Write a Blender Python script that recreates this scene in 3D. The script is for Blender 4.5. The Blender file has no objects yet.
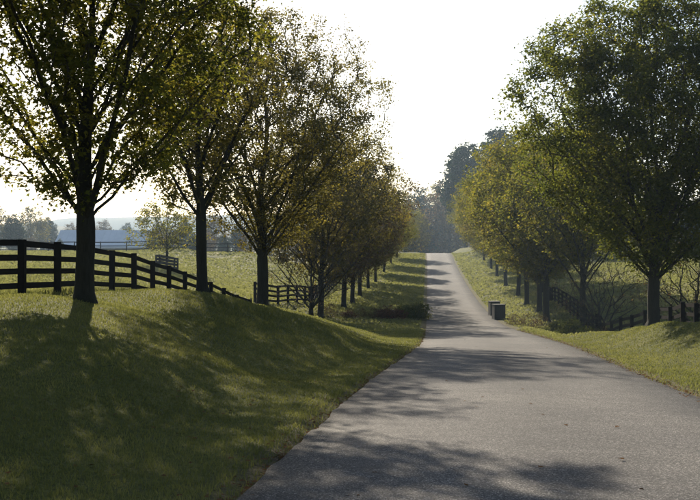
import bpy, math, random
import numpy as np
from mathutils import Vector

R = math.radians
sc = bpy.context.scene
COL = sc.collection

# ---------------------------------------------------------------- camera
F, HZ, CH = 1000.0, 246.0, 1.45           # focal length in photo pixels, horizon row, eye height
cam_d = bpy.data.cameras.new('camera')
cam = bpy.data.objects.new('camera', cam_d); COL.objects.link(cam)
cam.location = (0, 0, CH); cam.rotation_euler = (R(90), 0, 0)
cam_d.sensor_width = 36; cam_d.lens = F / 700 * 36
cam_d.shift_y = -(250 - HZ) / 700
cam_d.clip_start = 0.1; cam_d.clip_end = 8000
sc.camera = cam

# ---------------------------------------------------------------- sky, sun, exposure
SUN_EL, SUN_AZ = 26.5, -13.0              # degrees; azimuth from +Y, positive to the right (+X)
w = bpy.data.worlds.new('World'); sc.world = w; w.use_nodes = True
nt = w.node_tree; nt.nodes.clear()
sky = nt.nodes.new('ShaderNodeTexSky'); sky.sky_type = 'NISHITA'; sky.sun_disc = False
sky.sun_elevation = R(SUN_EL); sky.sun_rotation = R(SUN_AZ)
sky.air_density = 1.0; sky.dust_density = 1.0; sky.ozone_density = 1.0
bg = nt.nodes.new('ShaderNodeBackground'); bg.inputs['Strength'].default_value = 0.085
wo = nt.nodes.new('ShaderNodeOutputWorld')
nt.links.new(sky.outputs[0], bg.inputs['Color']); nt.links.new(bg.outputs[0], wo.inputs[0])

sun_d = bpy.data.lights.new('sun', 'SUN'); sun_d.energy = 5.0; sun_d.angle = R(0.55); sun_d.color = (1, 0.89, 0.72)
sun = bpy.data.objects.new('sun', sun_d); COL.objects.link(sun)
_d = Vector((math.sin(R(SUN_AZ)) * math.cos(R(SUN_EL)), math.cos(R(SUN_AZ)) * math.cos(R(SUN_EL)), math.sin(R(SUN_EL))))
sun.rotation_euler = _d.to_track_quat('Z', 'Y').to_euler()
sun.location = (0, 0, 40)

sc.view_settings.view_transform = 'Standard'; sc.view_settings.look = 'None'
sc.view_settings.exposure = 1.0; sc.view_settings.gamma = 1.0
sc.view_settings.use_curve_mapping = False
sc.render.engine = 'CYCLES'
cy = sc.cycles
cy.max_bounces = 7; cy.diffuse_bounces = 3; cy.glossy_bounces = 2; cy.transmission_bounces = 4; cy.volume_bounces = 1
cy.transparent_max_bounces = 4
cy.use_denoising = True
try:
    cy.denoiser = 'OPENIMAGEDENOISE'; cy.denoising_input_passes = 'RGB_ALBEDO_NORMAL'; cy.denoising_prefilter = 'ACCURATE'
except Exception:
    pass
cy.sample_clamp_indirect = 6
cy.volume_step_rate = 4

# ---------------------------------------------------------------- helpers
def W(x, y, Y):
    """point seen at photo pixel (x, y) at depth Y metres"""
    return np.array([(x - 350) * Y / F, Y, CH - (y - HZ) * Y / F])

def tag(o, label=None, cat=None, group=None, kind=None):
    if label: o['label'] = label
    if cat: o['category'] = cat
    if group: o['group'] = group
    if kind: o['kind'] = kind
    return o

def link(name, data, parent=None, mat=None):
    o = bpy.data.objects.new(name, data); COL.objects.link(o)
    if parent is not None: o.parent = parent
    if mat is not None and data is not None and not data.materials: data.materials.append(mat)
    return o

def empty(name, loc=(0, 0, 0), rz=0.0, s=1.0):
    o = bpy.data.objects.new(name, None); COL.objects.link(o)
    o.location = loc; o.rotation_euler = (0, 0, rz); o.scale = (s, s, s)
    o.empty_display_size = 0.3
    return o

def mesh_np(name, V, faces, smooth=False):
    """V (n,3); faces: list of (m,k) int arrays"""
    me = bpy.data.meshes.new(name)
    V = np.asarray(V, dtype=np.float32)
    faces = [np.asarray(f, dtype=np.int32) for f in faces if len(f)]
    nl = sum(f.size for f in faces); nf = sum(len(f) for f in faces)
    me.vertices.add(len(V)); me.vertices.foreach_set('co', V.ravel())
    me.loops.add(nl); me.loops.foreach_set('vertex_index', np.concatenate([f.ravel() for f in faces]))
    tot = np.concatenate([np.full(len(f), f.shape[1], np.int32) for f in faces])
    st = np.concatenate([[0], np.cumsum(tot)[:-1]]).astype(np.int32)
    me.polygons.add(nf)
    me.polygons.foreach_set('loop_start', st)
    try: me.polygons.foreach_set('loop_total', tot)
    except Exception: pass
    me.polygons.foreach_set('use_smooth', np.full(nf, smooth, dtype=bool))
    me.update(calc_edges=True)
    return me

def attr(me, name, vals):
    a = me.attributes.new(name, 'FLOAT', 'POINT'); a.data.foreach_set('value', np.asarray(vals, np.float32))

def boxes(name, blist, bevel=0.0):
    """one mesh from boxes given as 8 corners (4 bottom ccw, 4 top ccw)"""
    V, Fc = [], []
    for i, c in enumerate(blist):
        V += list(c); b = 8 * i
        Fc += [[b+3, b+2, b+1, b], [b+4, b+5, b+6, b+7], [b, b+1, b+5, b+4], [b+1, b+2, b+6, b+5], [b+2, b+3, b+7, b+6], [b+3, b, b+4, b+7]]
    return mesh_np(name, np.array(V), [np.array(Fc)])

def ab(x0, x1, y0, y1, z0, z1):
    return [(x0, y0, z0), (x1, y0, z0), (x1, y1, z0), (x0, y1, z0), (x0, y0, z1), (x1, y0, z1), (x1, y1, z1), (x0, y1, z1)]

# ---------------------------------------------------------------- materials
class NB:
    def __init__(s, name):
        s.m = bpy.data.materials.new(name); s.m.use_nodes = True
        s.t = s.m.node_tree; s.t.nodes.clear()
        s.out = s.n('ShaderNodeOutputMaterial')
    def n(s, typ, **kw):
        nd = s.t.nodes.new(typ)
        for k, v in kw.items(): setattr(nd, k, v)
        return nd
    def l(s, a, b): s.t.links.new(a, b)
    def noise(s, scale, detail=3, rough=0.55, vec=None, dist=0.0):
        nd = s.n('ShaderNodeTexNoise'); nd.inputs['Scale'].default_value = scale
        nd.inputs['Detail'].default_value = detail; nd.inputs['Roughness'].default_value = rough
        nd.inputs['Distortion'].default_value = dist
        if vec is not None: s.l(vec, nd.inputs['Vector'])
        return nd
    def ramp(s, fac, stops):
        nd = s.n('ShaderNodeValToRGB'); e = nd.color_ramp.elements
        while len(e) < len(stops): e.new(0.5)
        for i, (p, c) in enumerate(stops):
            e[i].position = p; e[i].color = (*c, 1) if len(c) == 3 else c
        s.l(fac, nd.inputs[0]); return nd
    def mix(s, fac, a, b, typ='MIX'):
        nd = s.n('ShaderNodeMix'); nd.data_type = 'RGBA'; nd.blend_type = typ
        for sock, v in ((nd.inputs[0], fac), (nd.inputs[6], a), (nd.inputs[7], b)):
            if hasattr(v, 'links'): s.l(v, sock)
            elif isinstance(v, tuple): sock.default_value = (*v, 1)
            else: sock.default_value = v
        return nd.outputs[2]
    def bump(s, h, strength, dist):
        nd = s.n('ShaderNodeBump'); nd.inputs['Strength'].default_value = strength; nd.inputs['Distance'].default_value = dist
        s.l(h, nd.inputs['Height']); return nd.outputs[0]
    def bsdf(s, col, rough, normal=None, spec=0.5):
        nd = s.n('ShaderNodeBsdfPrincipled')
        if hasattr(col, 'links'): s.l(col, nd.inputs['Base Color'])
        else: nd.inputs['Base Color'].default_value = (*col, 1)
        if hasattr(rough, 'links'): s.l(rough, nd.inputs['Roughness'])
        else: nd.inputs['Roughness'].default_value = rough
        nd.inputs['Specular IOR Level'].default_value = spec
        if normal is not None: s.l(normal, nd.inputs['Normal'])
        return nd.outputs[0]
    def done(s, sh): s.l(sh, s.out.inputs['Surface']); return s.m

def mat_leaf(name, stops, trans, tfac=0.56, scale=0.55):
    """leaf: diffuse + translucent, colour varies per leaf and in clumps"""
    b = NB(name)
    geo = b.n('ShaderNodeNewGeometry'); tc = b.n('ShaderNodeTexCoord')
    nz = b.noise(scale, 2, vec=tc.outputs['Object'])
    add = b.n('ShaderNodeMath', operation='MULTIPLY_ADD')
    b.l(geo.outputs['Random Per Island'], add.inputs[0]); add.inputs[1].default_value = 0.42
    b.l(nz.outputs[0], add.inputs[2])
    sub = b.n('ShaderNodeMath', operation='SUBTRACT'); b.l(add.outputs[0], sub.inputs[0]); sub.inputs[1].default_value = 0.22
    rp = b.ramp(sub.outputs[0], stops)
    tcol = b.mix(1.0, rp.outputs[0], trans, 'MULTIPLY')
    d = b.bsdf(b.mix(1.0, rp.outputs[0], (0.85, 0.85, 0.9), 'MULTIPLY'), 0.7, spec=0.1)
    t = b.n('ShaderNodeBsdfTranslucent'); b.l(tcol, t.inputs['Color'])
    mx = b.n('ShaderNodeMixShader'); mx.inputs[0].default_value = tfac
    b.l(d, mx.inputs[1]); b.l(t.outputs[0], mx.inputs[2])
    return b.done(mx.outputs[0])

def mat_bark(name, c0, c1):
    b = NB(name); tc = b.n('ShaderNodeTexCoord')
    mp = b.n('ShaderNodeMapping'); mp.inputs['Scale'].default_value = (9, 9, 1.6); b.l(tc.outputs['Object'], mp.inputs[0])
    nz = b.noise(2.2, 6, 0.7, mp.outputs[0], 0.6); n2 = b.noise(1.1, 3, vec=tc.outputs['Object'])
    c = b.ramp(nz.outputs[0], [(0.3, c0), (0.7, c1)])
    c2 = b.mix(n2.outputs[0], c.outputs[0], (c1[0]*0.8, c1[1]*0.95, c1[2]*0.75))
    return b.done(b.bsdf(c2, 0.9, b.bump(nz.outputs[0], 1.0, 0.07), 0.15))

M = {}
OLIVE = [(0.10, (0.046, 0.058, 0.013)), (0.40, (0.084, 0.094, 0.019)), (0.68, (0.140, 0.130, 0.024)), (0.92, (0.21, 0.160, 0.028))]
GREEN = [(0.10, (0.036, 0.050, 0.011)), (0.45, (0.068, 0.084, 0.017)), (0.75, (0.120, 0.124, 0.023)), (0.95, (0.19, 0.160, 0.027))]
GOLD = [(0.10, (0.050, 0.052, 0.016)), (0.40, (0.086, 0.080, 0.022)), (0.70, (0.126, 0.108, 0.028)), (0.95, (0.168, 0.124, 0.034))]
BROWN = [(0.10, (0.055, 0.040, 0.018)), (0.45, (0.095, 0.068, 0.024)), (0.75, (0.14, 0.092, 0.030)), (0.95, (0.17, 0.09, 0.035))]
PINE = [(0.10, (0.024, 0.044, 0.018)), (0.50, (0.038, 0.062, 0.025)), (0.95, (0.062, 0.085, 0.030))]
RUST = [(0.10, (0.075, 0.040, 0.022)), (0.50, (0.125, 0.062, 0.032)), (0.95, (0.18, 0.085, 0.040))]
TR = (1.78, 1.68, 1.05)
M['leaf_olive'] = mat_leaf('maple_leaf_olive', OLIVE, TR)
M['leaf_green'] = mat_leaf('maple_leaf_green', GREEN, TR)
M['leaf_gold'] = mat_leaf('maple_leaf_gold', GOLD, TR)
M['leaf_brown'] = mat_leaf('leaf_brown', BROWN, (1.3, 1.2, 1.1), 0.35)
M['leaf_rust'] = mat_leaf('leaf_rust', RUST, (1.3, 1.2, 1.1), 0.35)
M['needle'] = mat_leaf('pine_needle', PINE, (1, 1.1, 1), 0.15)
M['bark'] = mat_bark('bark', (0.010, 0.008, 0.007), (0.048, 0.040, 0.033))
M['twig'] = mat_bark('twig_bark', (0.045, 0.033, 0.026), (0.095, 0.072, 0.056))

def mat_fence():
    b = NB('black_fence_paint'); tc = b.n('ShaderNodeTexCoord'); oi = b.n('ShaderNodeObjectInfo')
    mp = b.n('ShaderNodeMapping'); mp.inputs['Scale'].default_value = (3, 14, 14); b.l(tc.outputs['Object'], mp.inputs[0])
    nz = b.noise(3, 5, 0.65, mp.outputs[0])
    c = b.ramp(nz.outputs[0], [(0.3, (0.007, 0.006, 0.0055)), (0.75, (0.024, 0.021, 0.018))])
    c2 = b.mix(oi.outputs['Random'], c.outputs[0], (0.012, 0.010, 0.009))
    return b.done(b.bsdf(c2, 0.95, b.bump(nz.outputs[0], 0.5, 0.01), 0.02))
M['fence'] = mat_fence()

def mat_ground():
    b = NB('lawn_ground'); tc = b.n('ShaderNodeTexCoord'); P = tc.outputs['Object']
    big = b.noise(0.045, 4, 0.6, P); mid = b.noise(0.6, 5, 0.65, P); fine = b.noise(14, 4, 0.7, P)
    c = b.ramp(mid.outputs[0], [(0.28, (0.062, 0.072, 0.018)), (0.52, (0.105, 0.108, 0.026)), (0.75, (0.165, 0.145, 0.045))])
    f = b.ramp(fine.outputs[0], [(0.3, (0.55, 0.55, 0.55)), (0.7, (1.25, 1.25, 1.2))])
    c1 = b.mix(1.0, c.outputs[0], f.outputs[0], 'MULTIPLY')
    pasture = b.n('ShaderNodeAttribute', attribute_name='pasture')
    dry = b.ramp(mid.outputs[0], [(0.3, (0.13, 0.132, 0.036)), (0.55, (0.20, 0.185, 0.060)), (0.75, (0.27, 0.23, 0.09))])
    dry2 = b.mix(1.0, dry.outputs[0], f.outputs[0], 'MULTIPLY')
    bigr = b.ramp(big.outputs[0], [(0.35, (0.78, 0.82, 0.8)), (0.65, (1.12, 1.08, 1.05))])
    c2 = b.mix(pasture.outputs['Fac'], c1, dry2)
    c3 = b.mix(1.0, c2, bigr.outputs[0], 'MULTIPLY')
    dirt = b.n('ShaderNodeAttribute', attribute_name='dirt')
    dn = b.noise(5, 4, 0.7, P)
    dm = b.n('ShaderNodeMath', operation='MULTIPLY'); b.l(dirt.outputs['Fac'], dm.inputs[0])
    dr = b.ramp(dn.outputs[0], [(0.35, (0.2, 0.2, 0.2)), (0.6, (1, 1, 1))]); b.l(dr.outputs[0], dm.inputs[1])
    c4 = b.mix(dm.outputs[0], c3, (0.085, 0.062, 0.042))
    return b.done(b.bsdf(c4, 0.95, b.bump(fine.outputs[0], 0.9, 0.06), 0.1))
M['ground'] = mat_ground()

def mat_blade(name, stops, rnd=.3):
    b = NB(name); geo = b.n('ShaderNodeNewGeometry')
    pn = b.noise(0.55, 4, 0.6, geo.outputs['Position'])
    add = b.n('ShaderNodeMath', operation='MULTIPLY_ADD'); b.l(geo.outputs['Random Per Island'], add.inputs[0]); add.inputs[1].default_value = rnd
    b.l(pn.outputs[0], add.inputs[2])
    rp = b.ramp(add.outputs[0], stops)
    vm = b.n('ShaderNodeVectorMath', operation='MULTIPLY_ADD'); b.l(geo.outputs['Normal'], vm.inputs[0]); vm.inputs[1].default_value = (.55, .55, .55); vm.inputs[2].default_value = (0, 0, .75)
    vn = b.n('ShaderNodeVectorMath', operation='NORMALIZE'); b.l(vm.outputs[0], vn.inputs[0])
    d = b.bsdf(rp.outputs[0], 0.8, vn.outputs[0], spec=0.04)
    t = b.n('ShaderNodeBsdfTranslucent'); b.l(b.mix(1.0, rp.outputs[0], (1.3, 1.35, 1.1), 'MULTIPLY'), t.inputs['Color'])
    mx = b.n('ShaderNodeMixShader'); mx.inputs[0].default_value = 0.45
    b.l(d, mx.inputs[1]); b.l(t.outputs[0], mx.inputs[2])
    return b.done(mx.outputs[0])
M['blade'] = mat_blade('grass_blade', [(0.30, (0.084, 0.087, 0.028)), (0.62, (0.138, 0.138, 0.041)), (0.85, (0.190, 0.178, 0.058)), (1.0, (0.24, 0.21, 0.08))])
M['blade_dry'] = mat_blade('pasture_blade', [(0.25, (0.125, 0.130, 0.040)), (0.5, (0.165, 0.163, 0.056)), (0.75, (0.20, 0.19, 0.072))], .12)

def mat_road():
    b = NB('asphalt'); tc = b.n('ShaderNodeTexCoord'); P = tc.outputs['Object']
    v = b.n('ShaderNodeTexVoronoi'); v.inputs['Scale'].default_value = 100; b.l(P, v.inputs['Vector'])
    sp = b.n('ShaderNodeSeparateColor'); b.l(v.outputs['Color'], sp.inputs[0])
    chip = b.ramp(sp.outputs[0], [(0.05, (0.028, 0.027, 0.0265)), (0.5, (0.072, 0.0685, 0.065)), (0.85, (0.125, 0.118, 0.111)), (0.98, (0.30, 0.28, 0.26))])
    big = b.noise(0.35, 4, 0.6, P); mid = b.noise(2.5, 5, 0.7, P)
    bm = b.ramp(big.outputs[0], [(0.3, (0.74, 0.74, 0.76)), (0.7, (1.18, 1.16, 1.12))])
    mm = b.ramp(mid.outputs[0], [(0.3, (0.82, 0.82, 0.82)), (0.7, (1.12, 1.12, 1.12))])
    c = b.mix(1.0, b.mix(1.0, chip.outputs[0], bm.outputs[0], 'MULTIPLY'), mm.outputs[0], 'MULTIPLY')
    track = b.n('ShaderNodeAttribute', attribute_name='across')
    wheel = b.ramp(track.outputs['Fac'], [(0.0, (0.72, 0.68, 0.62)), (0.05, (0.95, 0.94, 0.92)), (0.27, (1.13, 1.12, 1.11)), (0.5, (0.88, 0.88, 0.88)), (0.73, (1.13, 1.12, 1.11)), (0.95, (0.95, 0.94, 0.92)), (1.0, (0.72, 0.68, 0.62))])
    c = b.mix(1.0, c, wheel.outputs[0], 'MULTIPLY')
    wv = b.n('ShaderNodeVectorMath', operation='MULTIPLY_ADD'); b.l(mid.outputs['Color'], wv.inputs[0]); wv.inputs[1].default_value = (.9, .9, 0); b.l(P, wv.inputs[2])
    ck = b.n('ShaderNodeTexVoronoi', feature='DISTANCE_TO_EDGE'); ck.inputs['Scale'].default_value = .16; b.l(wv.outputs[0], ck.inputs['Vector'])
    cr = b.ramp(ck.outputs['Distance'], [(0.0, (0.55, 0.54, 0.52)), (0.0035, (1, 1, 1))])
    c = b.mix(b.ramp(big.outputs[0], [(0.42, (0, 0, 0)), (0.55, (1, 1, 1))]).outputs[0], c, b.mix(1.0, c, cr.outputs[0], 'MULTIPLY'))
    hb = b.n('ShaderNodeMath', operation='MULTIPLY_ADD'); b.l(v.outputs['Distance'], hb.inputs[0]); hb.inputs[1].default_value = 0.6; b.l(mid.outputs[0], hb.inputs[2])
    return b.done(b.bsdf(c, 0.88, b.bump(hb.outputs[0], 0.6, 0.012), 0.15))
M['road'] = mat_road()

def mat_simple(name, c0, c1, scale=4, rough=0.8, spec=0.3, bump=0.3):
    b = NB(name); tc = b.n('ShaderNodeTexCoord'); nz = b.noise(scale, 5, 0.65, tc.outputs['Object'])
    c = b.ramp(nz.outputs[0], [(0.3, c0), (0.72, c1)])
    return b.done(b.bsdf(c.outputs[0], rough, b.bump(nz.outputs[0], bump, 0.02), spec))
M['box_wood'] = mat_simple('dark_stained_wood', (0.008, 0.007, 0.006), (0.024, 0.020, 0.017), 6)
M['box_cap'] = mat_simple('weathered_cap', (0.02, 0.018, 0.016), (0.045, 0.04, 0.036), 8)
M['roof'] = mat_simple('pale_metal_roof', (0.36, 0.40, 0.45), (0.44, 0.48, 0.53), 0.4, 0.5)
M['barn_wall'] = mat_simple('barn_board', (0.05, 0.05, 0.055), (0.09, 0.088, 0.09), 0.8)
M['stone'] = mat_simple('creek_stone', (0.035, 0.032, 0.03), (0.12, 0.11, 0.10), 5, 0.85)
M['deadleaf'] = mat_simple('fallen_leaf', (0.06, 0.032, 0.016), (0.15, 0.08, 0.034), 3, 0.95, 0.0)
M['hill'] = mat_simple('wooded_hill', (0.035, 0.045, 0.02), (0.075, 0.07, 0.035), 0.03, 0.95, 0.1, 0.6)

# ---------------------------------------------------------------- road line and terrain
HALF = 2.8
_yl = np.array([-40, 0, 7.5, 12.9, 19.8, 26.5, 37, 50, 76, 110, 165, 224, 300, 420])
_xl = np.array([-6.4, -1.75, -.86, -.32, .42, 1.3, 2.62, 3.75, 5.78, 8.45, 12.7, 17.2, 22.5, 30])
_yz = np.array([-40, 0, 20, 40, 60, 70, 80, 95, 110, 135, 165, 195, 224, 240, 262, 300, 420])
_zz = np.array([1.6, 0, -1.2, -2.4, -3.6, -4.15, -4.45, -4.6, -4.5, -4.05, -3.25, -2.05, -.62, -.25, -.6, -2.6, -6])
_fy = np.arange(-60, 460, 0.5)
def _smooth(y, v, k):
    a = np.interp(_fy, y, v); n = int(k / 0.5) | 1
    ker = np.hanning(n + 2)[1:-1]; ker /= ker.sum()
    p = np.pad(a, n // 2, mode='edge'); return np.convolve(p, ker, 'valid')
_FX = _smooth(_yl, _xl, 9); _FZ = _smooth(_yz, _zz, 16)
def road_xc(Y): return np.interp(Y, _fy, _FX) + HALF
def road_z(Y): return np.interp(Y, _fy, _FZ)
def road_u(X, Y):
    s = (road_xc(Y + 0.5) - road_xc(Y - 0.5))
    return (X - road_xc(Y)) / np.sqrt(1 + s * s)

ctrl = []
def cp(x, y, Y): ctrl.append(W(x, y, Y))
def cw(X, Y, Z): ctrl.append(np.array([X, Y, Z], float))
for Y in list(range(-30, 70, 6)) + list(range(70, 250, 12)) + [270, 300, 350, 420]:
    for du in (-3.1, 0, 3.1): cw(road_xc(Y) + du, Y, road_z(Y))
# near fence, left bank, trees on the left
NEARF = [(-70, 236, 22.0), (-22, 237.4, 23.3), (22, 239, 24.5), (57.6, 240.8, 27.3), (85, 244.6, 30.1), (112, 249, 32.9), (134, 254, 35.7), (152.7, 259.5, 38.4), (169, 264.8, 41.2),
         (185, 270.7, 44), (199, 276.8, 46.5), (211, 282.2, 48.6), (224, 288, 50.5), (237, 293.6, 52.2), (250, 299.5, 53.6)]
nearf = []
for x, y, Y in NEARF:
    p = W(x, y, Y); p[2] -= 1.42; nearf.append(p); ctrl.append(p)
cp(85, 300, 22); cp(203, 291, 33); cp(262, 306, 46)
cw(-4.5, 13, .02); cw(-2.4, 6.2, -.10); cw(-1.9, 12.7, -.55); cw(-7, 13.5, .15); cw(-6, 5, .0); cw(-10, 16, .25); cw(-14, 8, .3); cw(-14, -5, .5)
cp(180, 300, 29); cp(200, 330, 24.5); cp(150, 335, 18.6); cp(250, 303.5, 35); cp(300, 316, 39.5); cp(350, 327, 44); cp(395, 338, 48)
cp(280, 335, 28); cp(330, 350, 27); cp(240, 370, 20)
cw(-1.0, 56, -3.3); cw(-4.5, 58, -2.7); cw(2.0, 62, -3.75)
# left field
cw(-14, 30, .12); cw(-20, 24, .3); cw(-18, 45, -.1); cw(-14, 60, -.7); cw(-30, 60, .35); cw(-40, 100, .55); cw(-60, 140, .6); cw(-25, 100, .0); cw(-20, 140, -.3)
cp(230, 292, 70); cp(235, 253, 141); cp(150, 251, 140); cp(200, 252, 140); cp(300, 266, 150); cp(290, 300, 80); cp(300, 257, 210); cw(-80, 260, .0); cw(-30, 260, .0); cw(0, 300, 0.5); cw(-60, 200, .3)
cw(-30, 10, .4); cw(-60, 30, .6)
for x, y, Y in [(320.5, 318.4, 70), (344, 308.4, 85), (352.5, 303.6, 97), (360, 296.4, 110), (368, 288.4, 125), (375.5, 282, 142)]: cp(x, y, Y)
# right lawn, ditch, field
cp(653, 323, 38); cp(700, 320, 31); cp(672, 322, 35); cp(690, 320.5, 33); cp(715, 319, 29); cp(620, 327, 40); cp(570, 327, 43); cp(530, 326, 47); cp(640, 350, 27); cp(700, 350, 24)
cw(11, 18, -.8); cw(14, 10, -.1); cw(9, 4, .0); cw(20, 25, -.5); cw(25, 8, .6); 
for x, y, Y in [(740, 301, 31), (720, 302, 33), (700, 303, 36), (676, 303, 40.7), (660, 303.5, 45), (638, 308, 48), (622, 314, 52), (606, 322, 57)]:
    p = W(x, y, Y); p[2] -= 1.6; ctrl.append(p)

cw(12.4, 58, -4.1); cw(15, 58, -4.2); cw(14, 66, -4.6)
for x, y, Y in [(546.5, 322, 75), (539, 312, 85), (526.7, 305.6, 97), (518.4, 296, 112), (506, 286, 130), (497, 277, 150)]: cp(x, y, Y)
cp(620, 287, 90); cp(640, 267, 130); cp(600, 271, 130); cp(700, 300, 55); cp(720, 270, 110); cw(60, 200, 2.0); cw(40, 180, .6); cw(90, 120, 1.0); cw(50, 40, .3)
cw(27, 215, .4); cw(9, 200, -1.6); cw(0, 190, -1.5); cw(34, 260, 1.5)
for r, z in ((600, 0), (1200, 2), (2600, 4)):
    for a in range(0, 360, 30): cw(r * math.cos(R(a)), r * math.sin(R(a)) + 100, z)
ctrl = np.array(ctrl)
def _ker(d2): return np.sqrt(d2 + 9.0)
_n = len(ctrl)
_A = np.zeros((_n + 1, _n + 1))
_A[:_n, :_n] = _ker(((ctrl[:, None, :2] - ctrl[None, :, :2]) ** 2).sum(2)) - 0.10 * np.eye(_n)
_A[_n, :_n] = 1; _A[:_n, _n] = 1
_wt = np.linalg.solve(_A, np.append(ctrl[:, 2], 0))
def _sm(a, b, x):
    t = np.clip((x - a) / (b - a), 0, 1); return t * t * (3 - 2 * t)
def ground(X, Y):
    X = np.atleast_1d(np.asarray(X, float)); Y = np.atleast_1d(np.asarray(Y, float))
    Z = np.empty(X.shape)
    for i in range(0, X.size, 20000):
        s = slice(i, i + 20000)
        Z.ravel()[s] = _ker((X.ravel()[s, None] - ctrl[None, :, 0]) ** 2 + (Y.ravel()[s, None] - ctrl[None, :, 1]) ** 2) @ _wt[:_n] + _wt[_n]
    Z += 0.035 * np.sin(X * .9 + 1.3 * np.sin(Y * .31)) * np.sin(Y * .7 + X * .2) + 0.015 * np.sin(X * 2.3 + Y * 1.1)
    u = np.abs(road_u(X, Y)); rz = road_z(Y)
    inr = Y < 400
    lip = 0.03 * (1 + .6 * np.sin(Y * 1.7) * np.sin(Y * .43 + 1))
    prof = np.where(u < 2.45, rz - .07, rz - .07 + (0.07 + lip) * _sm(2.45, 3.15, u))
    t = _sm(3.1, 6.0, u)
    return np.where(inr, prof * (1 - t) + Z * t, Z)
def gz(X, Y): return float(ground(X, Y)[0])

def axis(lo, hi, step, far_lo, far_hi, k=1.09):
    mid = list(np.arange(lo, hi + 1e-6, step)); a = []
    x, s = lo, step
    while x > far_lo: s *= k; x -= s; a.append(x)
    b = []; x, s = hi, step
    while x < far_hi: s *= k; x += s; b.append(x)
    return np.array(a[::-1] + mid + b)
gx = axis(-10, 16, 0.3, -1500, 1500); gy = axis(0, 60, 0.3, -140, 2600, 1.05)
GX, GY = np.meshgrid(gx, gy)
gV = np.stack([GX.ravel(), GY.ravel(), ground(GX.ravel(), GY.ravel())], 1)
ny, nx = GX.shape
idx = np.arange(ny * nx).reshape(ny, nx)
gF = np.stack([idx[:-1, :-1].ravel(), idx[:-1, 1:].ravel(), idx[1:, 1:].ravel(), idx[1:, :-1].ravel()], 1)
gme = mesh_np('ground', gV, [gF], True)
uu = np.abs(road_u(gV[:, 0], gV[:, 1]))
attr(gme, 'dirt', np.clip(1 - (uu - 2.8) / 0.5, 0, 1) * (gV[:, 1] < 400))
# pasture: beyond the fence lines
fx = np.interp(gV[:, 1], [p[1] for p in nearf] + [80, 140, 230], [p[0] for p in nearf] + [-6, -2, 5])
lf = _sm(0, 2, fx - gV[:, 0]); rf = _sm(10, 15, gV[:, 0] - road_xc(gV[:, 1])) * _sm(38, 42, gV[:, 1])
attr(gme, 'pasture', np.maximum(lf, rf) * (1 - .8 * _sm(150, 200, gV[:, 1])))
tag(link('ground', gme, mat=M['ground']), kind='structure')

# the drive
ry = np.concatenate([np.arange(-30, 60, 0.25), np.arange(60, 400, 1.0)])
prof = [(-1.0, -.09), (-.985, .0), (-.6, .018), (0, .03), (.6, .018), (.985, .0), (1.0, -.09)]
rV, rA = [], []
rng = np.random.default_rng(3)
sx = (road_xc(ry + .5) - road_xc(ry - .5)); nrm = np.sqrt(1 + sx * sx)
def wob(ph): return .03 * np.sin(ry * 1.9 + ph) * np.sin(ry * .57 + ph * 2) + .012 * np.sin(ry * 5.3 + ph) + .012 * rng.standard_normal(len(ry)) * (ry < 60)
wl, wr = wob(.3), wob(2.1)
for t, dz in prof:
    half = HALF + (wl if t < 0 else wr) * (abs(t) > .9)
    rV.append(np.stack([road_xc(ry) + t * half / nrm, ry - t * half * sx / nrm, road_z(ry) + dz], 1)); rA.append(np.full(len(ry), (t + 1) / 2))
k = len(prof)
rV = np.stack(rV, 1).reshape(-1, 3); rA = np.stack(rA, 1).ravel()
ri = np.arange(len(ry) * k).reshape(len(ry), k)
rF = np.stack([ri[:-1, :-1].ravel(), ri[:-1, 1:].ravel(), ri[1:, 1:].ravel(), ri[1:, :-1].ravel()], 1)
rme = mesh_np('road', rV, [rF], True); attr(rme, 'across', rA)
tag(link('road', rme, mat=M['road']), kind='structure')

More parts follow.
